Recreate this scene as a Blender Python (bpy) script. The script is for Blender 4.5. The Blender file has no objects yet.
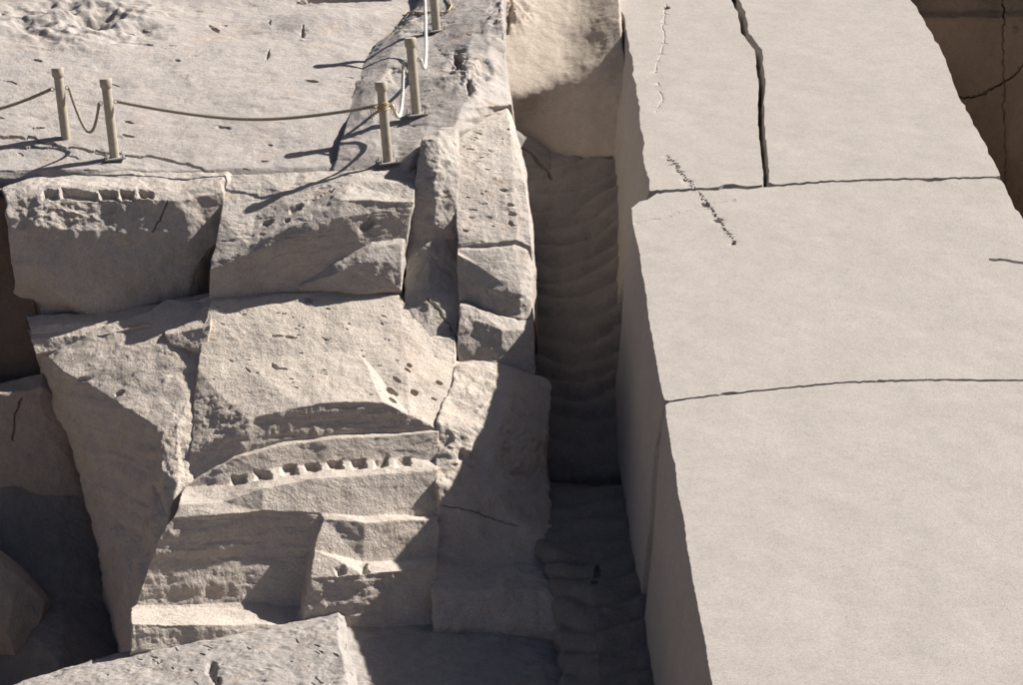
import bpy, math, random
import numpy as np
from mathutils import Matrix, Vector
from mathutils.geometry import delaunay_2d_cdt

random.seed(7)
SC = bpy.context.scene
COL = SC.collection
R = math.radians

# ------------------------------------------------------------------ camera
FPX, PITCH, ROLL = 2600.0, R(16.0), R(4.5)
CAM = np.array([0.0, -30.0, 8.6])
_f = np.array([0, math.cos(PITCH), -math.sin(PITCH)])
_r0 = np.array([1.0, 0, 0]); _u0 = np.array([0, math.sin(PITCH), math.cos(PITCH)])
_r = math.cos(ROLL) * _r0 - math.sin(ROLL) * _u0
_u = math.sin(ROLL) * _r0 + math.cos(ROLL) * _u0
cam = bpy.data.cameras.new('camera'); camo = bpy.data.objects.new('camera', cam); COL.objects.link(camo)
cam.sensor_width = 36.0; cam.lens = FPX * 36.0 / 1024.0; cam.clip_end = 500.0
camo.matrix_world = Matrix(((_r[0], _u[0], -_f[0], CAM[0]), (_r[1], _u[1], -_f[1], CAM[1]),
                            (_r[2], _u[2], -_f[2], CAM[2]), (0, 0, 0, 1)))
SC.camera = camo

# ------------------------------------------------------------------ light
SUN_AZ, SUN_EL = R(70.5), R(36.5)          # azimuth from +Y towards +X
SDIR = np.array([math.cos(SUN_EL) * math.sin(SUN_AZ), math.cos(SUN_EL) * math.cos(SUN_AZ), math.sin(SUN_EL)])
w = bpy.data.worlds.new('World'); SC.world = w; w.use_nodes = True
nt = w.node_tree; nt.nodes.clear()
sky = nt.nodes.new('ShaderNodeTexSky'); sky.sky_type = 'NISHITA'; sky.sun_disc = False
sky.sun_elevation = SUN_EL; sky.sun_rotation = SUN_AZ; sky.altitude = 100; sky.dust_density = 1.4; sky.air_density = 0.4; sky.ozone_density = 0.0
bg = nt.nodes.new('ShaderNodeBackground'); bg.inputs['Strength'].default_value = 0.05
wo = nt.nodes.new('ShaderNodeOutputWorld')
nt.links.new(sky.outputs[0], bg.inputs[0]); nt.links.new(bg.outputs[0], wo.inputs[0])
sun = bpy.data.lights.new('sun', 'SUN'); sun.energy = 5.0; sun.angle = R(0.5); sun.color = (1.0, 0.965, 0.92)
suno = bpy.data.objects.new('sun', sun); COL.objects.link(suno)
suno.rotation_euler = Vector(tuple(-SDIR)).to_track_quat('-Z', 'Y').to_euler()
suno.location = (30, 20, 40)
SC.view_settings.view_transform = 'Standard'; SC.view_settings.look = 'None'
SC.view_settings.exposure = 0.87; SC.view_settings.gamma = 1.0

# ------------------------------------------------------------------ geometry helpers
def ray(px, py):
    return _f + _r * ((px - 512.0) / FPX) + _u * ((343.0 - py) / FPX)

def at(px, py, Y):
    d = ray(px, py)
    return CAM + d * ((Y - CAM[1]) / d[1])

def proj(V):
    v = V - CAM
    z = v @ _f
    return 512.0 + FPX * (v @ _r) / z, 343.0 - FPX * (v @ _u) / z

def _h(ix, iy, iz):
    n = (ix.astype(np.int64) * 374761393 + iy.astype(np.int64) * 668265263 + iz.astype(np.int64) * 2147483647 // 3)
    n = n & 0xffffffff
    n = ((n ^ (n >> 13)) * 1274126177) & 0xffffffff
    n = ((n ^ (n >> 16)) * 2246822519) & 0xffffffff
    n = n ^ (n >> 13)
    return (n & 0xffff).astype(np.float64) / 65535.0

def vn(p):
    i = np.floor(p); f = p - i; i = i.astype(np.int64)
    f = f * f * f * (f * (f * 6 - 15) + 10)
    x, y, z = i[:, 0], i[:, 1], i[:, 2]
    fx, fy, fz = f[:, 0], f[:, 1], f[:, 2]
    c = lambda a, b, d: _h(x + a, y + b, z + d)
    x00 = c(0, 0, 0) * (1 - fx) + c(1, 0, 0) * fx; x10 = c(0, 1, 0) * (1 - fx) + c(1, 1, 0) * fx
    x01 = c(0, 0, 1) * (1 - fx) + c(1, 0, 1) * fx; x11 = c(0, 1, 1) * (1 - fx) + c(1, 1, 1) * fx
    return ((x00 * (1 - fy) + x10 * fy) * (1 - fz) + (x01 * (1 - fy) + x11 * fy) * fz) * 2 - 1

_ROT = np.array([[0.36, 0.48, -0.8], [-0.8, 0.6, 0.0], [0.48, 0.64, 0.6]])
def fbm(p, octv=4, gain=0.5, seed=0.0):
    q = p @ _ROT + seed; a = 1.0; s = 0; t = 0
    for _ in range(octv):
        s = s + a * vn(q); t += a; a *= gain; q = q @ _ROT * 2.03 + 11.3
    return s / t

def sstep(a, b, x):
    t = np.clip((x - a) / (b - a), 0, 1)
    return t * t * (3 - 2 * t)

def refine(V, T, S, lfun, maxit=12, maxtri=900000):
    for _ in range(maxit):
        E = np.concatenate([T[:, [0, 1]], T[:, [1, 2]], T[:, [2, 0]]]); E.sort(axis=1)
        key = E[:, 0].astype(np.int64) * (len(V) + 1) + E[:, 1]
        uk, inv = np.unique(key, return_inverse=True)
        a = uk // (len(V) + 1); b = uk % (len(V) + 1)
        L = np.linalg.norm(V[a] - V[b], axis=1)
        tgt = lfun((V[a] + V[b]) / 2, (S[a] + S[b]) / 2)
        sp = L > tgt
        if not sp.any() or len(T) > maxtri:
            break
        nid = np.full(len(uk), -1, np.int64); nid[sp] = len(V) + np.arange(sp.sum())
        V = np.concatenate([V, (V[a[sp]] + V[b[sp]]) / 2]); S = np.concatenate([S, (S[a[sp]] + S[b[sp]]) / 2])
        m = nid[inv].reshape(3, -1).T            # midpoints of edges 01,12,20
        cnt = (m >= 0).sum(1)
        out = [T[cnt == 0]]
        k = cnt == 3
        t, q = T[k], m[k]
        out += [np.stack([t[:, 0], q[:, 0], q[:, 2]], 1), np.stack([q[:, 0], t[:, 1], q[:, 1]], 1),
                np.stack([q[:, 2], q[:, 1], t[:, 2]], 1), np.stack([q[:, 0], q[:, 1], q[:, 2]], 1)]
        for r in range(3):
            k = (cnt == 1) & (m[:, r] >= 0)
            t = np.roll(T[k], -r, axis=1); q = np.roll(m[k], -r, axis=1)
            out += [np.stack([t[:, 0], q[:, 0], t[:, 2]], 1), np.stack([q[:, 0], t[:, 1], t[:, 2]], 1)]
            k = (cnt == 2) & (m[:, r] < 0)           # edge r is not split
            t = np.roll(T[k], -r, axis=1); q = np.roll(m[k], -r, axis=1)
            out += [np.stack([t[:, 2], q[:, 2], q[:, 1]], 1), np.stack([t[:, 0], t[:, 1], q[:, 1]], 1),
                    np.stack([t[:, 0], q[:, 1], q[:, 2]], 1)]
        T = np.concatenate(out)
    return V, T, S

def normals(V, T):
    n = np.cross(V[T[:, 1]] - V[T[:, 0]], V[T[:, 2]] - V[T[:, 0]])
    N = np.zeros_like(V)
    for k in range(3):
        for c in range(3):
            N[:, c] += np.bincount(T[:, k], n[:, c], len(V))
    return N / (np.linalg.norm(N, axis=1)[:, None] + 1e-12)

def smooth(V, T, it, lam=0.5):
    E = np.concatenate([T[:, [0, 1]], T[:, [1, 2]], T[:, [2, 0]]]); E.sort(axis=1)
    E = np.unique(E, axis=0)
    deg = np.bincount(E.ravel(), minlength=len(V)).astype(float)
    for _ in range(it):
        A = np.zeros_like(V)
        for c in range(3):
            A[:, c] = np.bincount(E[:, 0], V[E[:, 1], c], len(V)) + np.bincount(E[:, 1], V[E[:, 0], c], len(V))
        V = V + lam * (A / deg[:, None] - V)
    return V

def segdist(x, y, pts):
    d = np.full(len(x), 1e9)
    for (x0, y0), (x1, y1) in zip(pts[:-1], pts[1:]):
        dx, dy = x1 - x0, y1 - y0
        t = np.clip(((x - x0) * dx + (y - y0) * dy) / (dx * dx + dy * dy + 1e-9), 0, 1)
        d = np.minimum(d, np.hypot(x - x0 - t * dx, y - y0 - t * dy))
    return d

def jag(pts, step=3.0, amp=1.0, seed=0):
    rnd = random.Random(seed); out = []
    for a, b in zip(pts[:-1], pts[1:]):
        n = max(1, int(math.hypot(b[0] - a[0], b[1] - a[1]) / step))
        for k in range(n):
            t = k / n; j = amp if (k or out) else 0
            out.append(tuple(a[i] + (b[i] - a[i]) * t + (rnd.uniform(-j, j) if i < 2 else 0) for i in range(len(a))))
    out.append(tuple(pts[-1]))
    return out

def finish_mesh(name, V, T, mat, loc=None):
    c = np.array(loc) if loc is not None else np.array([V[:, 0].mean(), V[:, 1].mean(), V[:, 2].min()])
    W = (V - c).astype(np.float32)
    me = bpy.data.meshes.new(name)
    me.vertices.add(len(W)); me.vertices.foreach_set('co', W.ravel())
    me.loops.add(T.size); me.loops.foreach_set('vertex_index', T.astype(np.int32).ravel())
    me.polygons.add(len(T)); me.polygons.foreach_set('loop_start', np.arange(0, T.size, 3, dtype=np.int32))
    me.polygons.foreach_set('use_smooth', np.ones(len(T), bool))
    me.update(calc_edges=True); me.validate()
    me.materials.append(mat)
    o = bpy.data.objects.new(name, me); o.location = tuple(c); COL.objects.link(o)
    return o

# features are written in the picture's pixels of the undisplaced rock but cut real recesses:
#  ('pit', cx, cy, rx, ry, angle, depth)   ('box', same)   ('crack', [(x,y)...], half width px, depth)   ('rough', cx, cy, rx, ry, amp)
def fmask(f, x, y):
    k = f[0]
    if k in ('pit', 'box', 'rough', 'bump'):
        cx, cy, rx, ry = f[1:5]; a = R(f[5]) if k != 'rough' else 0
        dx, dy = x - cx, y - cy
        u = (dx * math.cos(a) + dy * math.sin(a)) / rx; v = (-dx * math.sin(a) + dy * math.cos(a)) / ry
        d = np.maximum(abs(u), abs(v)) if k == 'box' else np.hypot(u, v)
        return d
    return segdist(x, y, f[1]) / f[2]

def ymap(Y):
    # spreads the depths of the quarry: lower steps nearer, terrace farther back
    if Y < 1.0: return 1.0 + (Y - 1.0) * 1.25
    if Y > 4.4: return 4.4 + (Y - 4.4) * 1.45
    return Y

def catmull(A, k):
    n = len(A); out = []
    for i in range(n - 1):
        p1, p2 = A[i], A[i + 1]
        p0 = A[i - 1] if i else 2 * p1 - p2
        p3 = A[i + 2] if i + 2 < n else 2 * p2 - p1
        for j in range(k):
            t = j / k
            out.append(0.5 * (2 * p1 + (p2 - p0) * t + (2 * p0 - 5 * p1 + 4 * p2 - p3) * t * t + (3 * p1 - p0 - 3 * p2 + p3) * t ** 3))
    out.append(A[-1])
    return np.array(out)

def fbox(f, x, y, k):
    if f[0] == 'crack':
        q = np.array(f[1]); r = f[2] * k
        return (x > q[:, 0].min() - r) & (x < q[:, 0].max() + r) & (y > q[:, 1].min() - r) & (y < q[:, 1].max() + r)
    r = max(f[3], f[4]) * k
    return (abs(x - f[1]) < r) & (abs(y - f[2]) < r)

class Rock:
    def __init__(s):
        s.V = []; s.S = []; s.F = []; s.key = {}
    def v(s, p, back=0.0):
        k = tuple(np.round(p, 5))
        if k not in s.key:
            s.key[k] = len(s.V); s.V.append(np.array(p, float)); s.S.append(back)
        return s.key[k]
    def loft(s, rows, remap=True, sub=1):
        """rows: picture-space polylines (px, py, Y), top to bottom, each left to right"""
        same = len({len(r) for r in rows}) == 1
        us = []
        for r in rows:
            if same:
                u = np.linspace(0, 1, len(r))
            else:
                d = np.array([math.hypot(r[i + 1][0] - r[i][0], r[i + 1][1] - r[i][1]) for i in range(len(r) - 1)])
                u = np.concatenate([[0], np.cumsum(d) / d.sum()])
            us.append(u)
        ug = np.unique(np.round(np.concatenate(us), 4))
        G = []
        for r, u in zip(rows, us):
            P = np.array([at(p[0], p[1], ymap(p[2]) if remap else p[2]) for p in r])
            G.append([[np.interp(t, u, P[:, c]) for c in range(3)] for t in ug])
        G = np.array(G)
        if sub > 1:
            for ax in (0, 1):
                G = np.moveaxis(catmull(np.moveaxis(G, ax, 0), sub), 0, ax)
            ug = range(G.shape[1])
        G = [[s.v(p) for p in row] for row in G]
        for A, B in zip(G[:-1], G[1:]):
            for i in range(len(ug) - 1):
                for tri in ((A[i], B[i], B[i + 1]), (A[i], B[i + 1], A[i + 1])):
                    if len(set(tri)) == 3:
                        s.F.append(tri)
        return s
    def close(s, ext):
        """give the shell its hidden flanks and underside"""
        cnt = {}
        for t in s.F:
            for a, b in ((t[0], t[1]), (t[1], t[2]), (t[2], t[0])):
                cnt[(a, b)] = cnt.get((a, b), 0) + 1
        bd = [(a, b) for (a, b) in cnt if (b, a) not in cnt]
        ids = {i for e in bd for i in e}
        ext = np.array(ext, float); bk = {}
        for i in ids:
            bk[i] = len(s.V); s.V.append(s.V[i] + ext); s.S.append(1.0)
        for a, b in bd:
            s.F += [(b, a, bk[a]), (b, bk[a], bk[b])]
        c = len(s.V); s.V.append(np.mean([s.V[i] for i in bk.values()], axis=0) + ext * 0.3); s.S.append(1.0)
        for a, b in bd:
            s.F.append((bk[b], bk[a], c))
        return s
    def build(s, name, mat, L=0.03, rnd=2, warp=0.05, wl=0.7, fine=0.012, fl=0.14, ridge=0.0, flake=0.0, feats=(), extra=None, seed=0.0, maxtri=500000):
        V = np.array(s.V); S = np.array(s.S, float); T = np.array(s.F)
        def lf(p, q):
            t = L * (1 + 7 * np.clip(q, 0, 1))
            x, y = proj(p)
            t = t * (1 + 2.5 * ((x < -12) | (x > 1036) | (y < -12) | (y > 698)))
            if feats:
                for f in feats:
                    if f[0] in ('rough', 'bump'):
                        continue
                    rad = f[2] if f[0] == 'crack' else min(f[3], f[4])
                    fin = max(0.0065 if L > 0.1 else 0.010, min(L, rad * 0.0115 * 0.55))
                    if fin >= L: continue
                    kk = 1.7 if f[0] != 'crack' else 2.2
                    ix = np.nonzero(fbox(f, x, y, kk) & (q < 0.2))[0]
                    if len(ix):
                        m = fmask(f, x[ix], y[ix]) < kk
                        t[ix[m]] = np.minimum(t[ix[m]], fin)
            return t
        V, T, S = refine(V, T, S, lf, maxtri=maxtri)
        if rnd: V = smooth(V, T, rnd)
        N = normals(V, T)
        x, y = proj(V)
        D = np.zeros(len(V))
        fr = 1 - np.clip(S * 2, 0, 1)
        if fine: D += fine * fbm(V / fl, 4, 0.6, 3.1 + seed)
        if ridge: D += ridge * (1 - 2 * np.abs(fbm(V * np.array([1, 1, 0.6]) / (wl * 0.6), 4, 0.5, 7.7 + seed)))
        if flake:
            n = fbm(V * np.array([1, 1.6, 5]) / 0.35, 3, 0.55, 21.0 + seed)
            D -= flake * sstep(0.28, 0.42, n)
        if extra is not None: D += extra(V, x, y, N)
        for f in feats:
            ix = np.nonzero(fbox(f, x, y, 2.0) & (fr > 0))[0]
            if not len(ix): continue
            d = fmask(f, x[ix], y[ix]); P = V[ix]; w_ = fr[ix]
            if f[0] == 'rough':
                m = np.clip(1.3 - d, 0, 1); sc_ = f[6] if len(f) > 6 else 1.0; P = P / sc_
                D[ix] += w_ * m * f[5] * (fbm(P / 0.30, 4, 0.6, 5.0) + 0.35 * (1 - 2 * np.abs(fbm(P * np.array([1, 1, 2.0]) / 0.2, 3, 0.5, 9.0))))
            elif f[0] == 'bump':
                D[ix] += w_ * f[6] * (1 - sstep(0.0, 1.0, d))
            elif f[0] == 'crack':
                D[ix] -= w_ * f[3] * (1 - sstep(0.4, 1.15, d + 0.35 * fbm(P / 0.05, 2, 0.5, 2.0)))
            else:
                D[ix] -= w_ * f[6] * (1 - sstep(0.65, 1.1, d + (0.3 if f[0] == 'box' else 0.55) * fbm(P / 0.09, 3, 0.6, 12.0)))
        V = V + N * D[:, None]
        if warp:
            q = V / wl
            W = np.stack([fbm(q, 4, 0.5, 31.0), fbm(q, 4, 0.5, 57.0), fbm(q, 4, 0.5, 83.0)], 1)
            V = V + W * warp * fr[:, None] * np.array([1, 0.9, 0.7])
        return finish_mesh(name, V, T, mat)

def struct(o):
    o['kind'] = 'structure'; return o

def tag(o, label, cat, group=None):
    o['label'] = label; o['category'] = cat
    if group: o['group'] = group
    return o

# ------------------------------------------------------------------ materials
def granite(name, c1, c2, c3, stain=0.35, speck=0.25, bump=0.5, rust=0.0, pscale=1.0, strokes=0.0):
    m = bpy.data.materials.new(name); m.use_nodes = True
    n = m.node_tree; n.nodes.clear(); L = n.links
    N = lambda t: n.nodes.new(t)
    out = N('ShaderNodeOutputMaterial'); b = N('ShaderNodeBsdfPrincipled')
    b.inputs['Roughness'].default_value = 0.9; b.inputs['Specular IOR Level'].default_value = 0.15
    geo = N('ShaderNodeNewGeometry')
    def noise(sc, det, rough=0.55, vec=None, dist=0.0):
        t = N('ShaderNodeTexNoise'); t.inputs['Scale'].default_value = sc; t.inputs['Detail'].default_value = det
        t.inputs['Roughness'].default_value = rough; t.inputs['Distortion'].default_value = dist
        L.new(vec or geo.outputs['Position'], t.inputs['Vector']); return t.outputs['Fac']
    def ramp(src, stops):
        r = N('ShaderNodeValToRGB'); e = r.color_ramp.elements
        while len(e) < len(stops): e.new(0.5)
        for i, (p, c) in enumerate(stops):
            e[i].position = p; e[i].color = (c, c, c, 1) if isinstance(c, (int, float)) else (*c, 1)
        L.new(src, r.inputs[0]); return r.outputs[0]
    def mix(fac, a, bb, mode='MIX'):
        x = N('ShaderNodeMix'); x.data_type = 'RGBA'; x.blend_type = mode
        if isinstance(fac, (int, float)): x.inputs[0].default_value = fac
        else: L.new(fac, x.inputs[0])
        for s, v in ((6, a), (7, bb)):
            if isinstance(v, tuple): x.inputs[s].default_value = (*v, 1)
            else: L.new(v, x.inputs[s])
        return x.outputs[2]
    big = ramp(noise(0.9 * pscale, 6, 0.62, dist=0.4), [(0.36, 0.0), (0.62, 1.0)])
    col = mix(big, c1, c2)
    med = ramp(noise(5.5 * pscale, 7, 0.68), [(0.42, 0.0), (0.66, 1.0)])
    x = N('ShaderNodeMath'); x.operation = 'MULTIPLY'; x.inputs[1].default_value = stain; L.new(med, x.inputs[0])
    col = mix(x.outputs[0], col, c3)
    if rust:
        rs = ramp(noise(1.7, 6, 0.6, dist=0.8), [(0.55, 0.0), (0.72, rust)])
        col = mix(rs, col, (0.46, 0.31, 0.2))
    # mineral grain
    g1 = ramp(noise(95, 3, 0.7), [(0.33, 1 - speck), (0.5, 1.0), (0.68, 1 + speck * 0.45)])
    col = mix(1.0, col, g1, 'MULTIPLY')
    g2 = ramp(noise(38, 4, 0.7), [(0.3, 1 - speck * 0.7), (0.46, 1.0), (0.7, 1 + speck * 0.25)])
    col = mix(1.0, col, g2, 'MULTIPLY')
    L.new(col, b.inputs['Base Color'])
    h = N('ShaderNodeMath'); h.operation = 'ADD'
    L.new(noise(60, 5, 0.7), h.inputs[0])
    h2 = N('ShaderNodeMath'); h2.operation = 'MULTIPLY'; h2.inputs[1].default_value = 2.5
    L.new(noise(14, 6, 0.65), h2.inputs[0]); L.new(h2.outputs[0], h.inputs[1])
    if strokes:                                   # short upright tool strokes
        mp = N('ShaderNodeMapping'); mp.inputs['Scale'].default_value = (1, 1, 0.28)
        L.new(geo.outputs['Position'], mp.inputs['Vector'])
        h3 = N('ShaderNodeMath'); h3.operation = 'MULTIPLY_ADD'; h3.inputs[1].default_value = strokes
        L.new(noise(34, 3, 0.6, mp.outputs[0]), h3.inputs[0]); L.new(h.outputs[0], h3.inputs[2]); h = h3
    bp = N('ShaderNodeBump'); bp.inputs['Strength'].default_value = bump; bp.inputs['Distance'].default_value = 0.03
    L.new(h.outputs[0], bp.inputs['Height']); L.new(bp.outputs[0], b.inputs['Normal'])
    L.new(b.outputs[0], out.inputs[0])
    return m

M_OB = granite('obelisk_granite', (0.392, 0.352, 0.313), (0.414, 0.373, 0.333), (0.347, 0.309, 0.273), 0.45, 0.30, 0.12)
M_TAN = granite('tan_granite', (0.56, 0.484, 0.408), (0.51, 0.445, 0.381), (0.405, 0.348, 0.293), 0.5, 0.3, 0.42, 0.25, strokes=1.6)
M_GREY = granite('weathered_granite', (0.42, 0.373, 0.335), (0.372, 0.336, 0.306), (0.283, 0.26, 0.245), 0.6, 0.32, 0.42, 0.3)
M_TRN = granite('shade_grey_granite', (0.27, 0.238, 0.21), (0.235, 0.21, 0.188), (0.185, 0.167, 0.152), 0.5, 0.3, 0.5)  # grey stone, darkened further to put trench and recess shade into its colour
M_END = granite('warm_scooped_granite', (0.44, 0.372, 0.302), (0.40, 0.34, 0.28), (0.33, 0.28, 0.23), 0.4, 0.3, 0.3, 0.2)
M_MID = granite('grey_tan_granite', (0.475, 0.418, 0.362), (0.43, 0.385, 0.34), (0.335, 0.298, 0.265), 0.55, 0.32, 0.45, 0.3, strokes=1.0)
M_DBR = granite('brown_shade_granite', (0.40, 0.325, 0.262), (0.36, 0.295, 0.24), (0.29, 0.24, 0.20), 0.5, 0.3, 0.45)  # shade of the recess boulders put into a darker brown, against bounced light
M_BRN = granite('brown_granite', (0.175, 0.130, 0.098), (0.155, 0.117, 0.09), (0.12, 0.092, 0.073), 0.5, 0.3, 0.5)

def paint(name, c, rough=0.5, sp=0.3, var=0.15, sc=18):
    m = bpy.data.materials.new(name); m.use_nodes = True
    n = m.node_tree; b = n.nodes['Principled BSDF']; b.inputs['Roughness'].default_value = rough
    b.inputs['Specular IOR Level'].default_value = sp
    g = n.nodes.new('ShaderNodeNewGeometry'); t = n.nodes.new('ShaderNodeTexNoise'); t.inputs['Scale'].default_value = sc; t.inputs['Detail'].default_value = 5
    n.links.new(g.outputs['Position'], t.inputs['Vector'])
    r = n.nodes.new('ShaderNodeValToRGB'); e = r.color_ramp.elements
    e[0].position = 0.3; e[1].position = 0.7
    e[0].color = (*[v * (1 - var) for v in c], 1); e[1].color = (*[min(1, v * (1 + var)) for v in c], 1)
    n.links.new(t.outputs['Fac'], r.inputs[0]); n.links.new(r.outputs[0], b.inputs['Base Color'])
    return m
M_POST = paint('khaki_post_paint', (0.37, 0.325, 0.25), 0.6)
M_STEEL = paint('dull_steel', (0.30, 0.28, 0.25), 0.5, 0.4, 0.3, 40)
M_ROPE = paint('jute_rope', (0.30, 0.26, 0.20), 0.95, 0.1, 0.3, 60)
M_ROPEW = paint('pale_rope', (0.72, 0.68, 0.60), 0.9, 0.1, 0.12, 60)
M_STR = paint('yellow_string', (0.50, 0.36, 0.18), 0.9, 0.1, 0.2, 60)

# ------------------------------------------------------------------ added unseen quarry ground, banked to bounce warm light
def axis(lo, hi, step, far):
    a = list(np.arange(lo, hi + 1e-6, step)); d = step
    while a[-1] < far: d *= 1.35; a.append(a[-1] + d)
    d = step
    while a[0] > -far: d *= 1.35; a.insert(0, a[0] - d)
    return np.array(a)
gx, gy = axis(-26, 30, 0.8, 320), axis(-46, 30, 0.8, 320)
GX, GY = np.meshgrid(gx, gy)
gp = np.stack([GX.ravel(), GY.ravel(), np.zeros(GX.size)], 1)
dn = np.clip(-GY.ravel() - 17.0, 0, 16) * 0.3          # unseen front bank, kept low to limit bounced light
dl = np.clip(-GX.ravel() - 11.0, 0, 16) * 0.6          # unseen left bank, shaped to bounce light at left-facing stone
db = np.clip(GY.ravel() - 19.0, 0, 14) * 0.5
dr = np.clip(GX.ravel() - 14.0, 0, 14) * 0.35
gz = -6.6 + np.maximum.reduce([dn, dl, db, dr]) + 0.35 * fbm(gp / 4.0, 4, 0.5, 2.0) + 0.08 * fbm(gp / 0.9, 3, 0.5, 5.0)
GV = np.stack([GX.ravel(), GY.ravel(), gz], 1)
nx_ = len(gx); ii, jj = np.meshgrid(np.arange(len(gy) - 1), np.arange(nx_ - 1), indexing='ij')
q0 = (ii * nx_ + jj).ravel()
GT = np.concatenate([np.stack([q0, q0 + 1, q0 + nx_ + 1], 1), np.stack([q0, q0 + nx_ + 1, q0 + nx_], 1)])
M_BOUNCE = granite('bounce_ground', (0.24, 0.198, 0.16), (0.22, 0.183, 0.15), (0.18, 0.15, 0.125), 0.5, 0.25, 0.4)  # tone sets how much light the added ground bounces
struct(finish_mesh('ground', GV, GT, M_BOUNCE))

# ------------------------------------------------------------------ the obelisk
OB_D = ray(441.0, -937.0); OB_D = OB_D / np.linalg.norm(OB_D)
OB_X = np.cross(OB_D, [0, 0, 1.0]); OB_X /= np.linalg.norm(OB_X)
OB_N = np.cross(OB_X, OB_D)
OB_P = at(650, 343, -0.3)
def on_ob(px, py):
    d = ray(px, py); return CAM + d * (((OB_P - CAM) @ OB_N) / (d @ OB_N))

def ob_section(name, outline, left_edge, L=0.11, feats=(), depth=2.7, seed=1, batter=0.17):
    """outline: closed picture polygon on the obelisk's top plane; left_edge: predicate for the battered flank"""
    rk = Rock(); n = len(outline)
    top = [on_ob(*p) for p in outline]
    it = [rk.v(p) for p in top]
    uv = [Vector((float((p - OB_P) @ OB_X), float((p - OB_P) @ OB_D))) for p in top]
    us_, vs_ = [q.x for q in uv], [q.y for q in uv]
    U = np.array(us_); W_ = np.array(vs_); pts = []
    for u_ in np.arange(min(us_) + 0.15, max(us_), 0.3):
        for v_ in np.arange(min(vs_) + 0.15, max(vs_), 0.3):
            if np.min((U - u_) ** 2 + (W_ - v_) ** 2) < 0.02: continue
            x0, y0, x1, y1 = U, W_, np.roll(U, -1), np.roll(W_, -1)
            cr = ((y0 > v_) != (y1 > v_)) & (u_ < (x1 - x0) * (v_ - y0) / (y1 - y0 + 1e-12) + x0)
            if cr.sum() % 2: pts.append(Vector((u_, v_)))
    vo, eo, fo, ov, oe, of = delaunay_2d_cdt(uv + pts, [(i, (i + 1) % n) for i in range(n)], [], 1, 1e-5)
    loc_ = []
    for q, src in zip(vo, ov):
        o_ = [i for i in src if i < n]
        loc_.append(it[o_[0]] if o_ else rk.v(OB_P + OB_X * q.x + OB_D * q.y))
    ntop = 0
    for t in fo:
        for k in range(1, len(t) - 1):
            a, b, c = loc_[t[0]], loc_[t[k]], loc_[t[k + 1]]
            if len({a, b, c}) < 3: continue
            nn = np.cross(rk.V[b] - rk.V[a], rk.V[c] - rk.V[a])
            rk.F.append((a, b, c) if nn @ OB_N > 0 else (a, c, b)); ntop += 1
    prev = it
    idx = np.arange(n); TP = np.array(top); sm = TP.copy()
    le = np.array([left_edge(*q) for q in outline])
    for i in idx[le]:
        jj = [j for j in range(i - 9, i + 10) if 0 <= j < n and le[j]]
        sm[i] = TP[jj].mean(0) if len(jj) > 8 else TP[i]
    for k, (h, s) in enumerate(((0.12, 0.0), (0.7, 0.05), (1.5, 0.1), (depth, 0.3))):
        cur = []
        for (px, py), p0, p1 in zip(outline, top, sm):
            p = p0 + (p1 - p0) * min(1.0, k / 1.0)
            off = np.array([0, 0, -h])
            if left_edge(px, py): off = off + np.array([-batter * h - 0.035 * math.sin(h * 2.2), 0, 0])
            cur.append(len(rk.V)); rk.V.append(p + off); rk.S.append(s)
        for i in range(n):
            j = (i + 1) % n
            rk.F += [(prev[i], cur[i], cur[j]), (prev[i], cur[j], prev[j])]
        prev = cur
    c = len(rk.V); rk.V.append(np.mean([rk.V[i] for i in prev], axis=0)); rk.S.append(0.5)
    for i in range(n):
        rk.F.append((prev[i], c, prev[(i + 1) % n]))
    V = np.array(rk.V); cen = V.mean(0); sv = 0      # side faces must look outward
    for f in rk.F[ntop:]:
        sv += np.dot(V[f[0]] - cen, np.cross(V[f[1]] - V[f[0]], V[f[2]] - V[f[0]]))
    if sv < 0:
        rk.F = rk.F[:ntop] + [(f[0], f[2], f[1]) for f in rk.F[ntop:]]
    o = rk.build(name, M_OB, L=L, rnd=0, warp=0.014, wl=0.5, fine=0.0035, fl=0.3, feats=feats, seed=seed)
    o.data.set_sharp_from_angle(angle=R(42))
    return o

crackA = jag([(649, 193), (690, 190), (735, 188), (762, 186.5)], 4, 0.5, 3)
crackA2 = jag([(771, 186), (830, 182), (900, 179.5), (960, 178.5), (1001, 178)], 4, 0.5, 4)
crackB = jag([(665, 403), (700, 398), (760, 391), (840, 383.5), (900, 381), (980, 380.5), (1060, 380.5), (1110, 381)], 4, 0.4, 5)
split = jag([(733, -40), (731, 0), (738, 12), (742, 33), (755, 50), (759, 80), (758, 120), (762, 155), (764, 187)], 4, 0.7, 6)
leftU = jag([(603, -70), (608, -40), (613, 0), (622, 15), (628, 30), (633, 60), (640, 110), (644, 150), (650, 180)], 8, 1.7, 7); leftU = jag(leftU, 2.4, 0.6, 71)
leftM = jag([(632, 209), (636, 235), (642, 270), (648, 300), (652, 330), (660, 375), (664, 399)], 13, 1.1, 8); leftM = jag(leftM, 2.6, 0.35, 72)
leftL = jag([(666, 406), (673, 450), (682, 510), (692, 570), (702, 625), (714, 690), (730, 780)], 15, 1.2, 9); leftL = jag(leftL, 2.6, 0.35, 73)
rightU = jag([(1001, 176), (985, 143), (960, 97), (944, 55), (925, 20), (908, -6), (893, -40), (880, -70)], 5, 1.0, 10)
rightM = jag([(1002, 181), (1025, 222), (1060, 290), (1110, 378)], 5, 1.0, 11)

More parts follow.
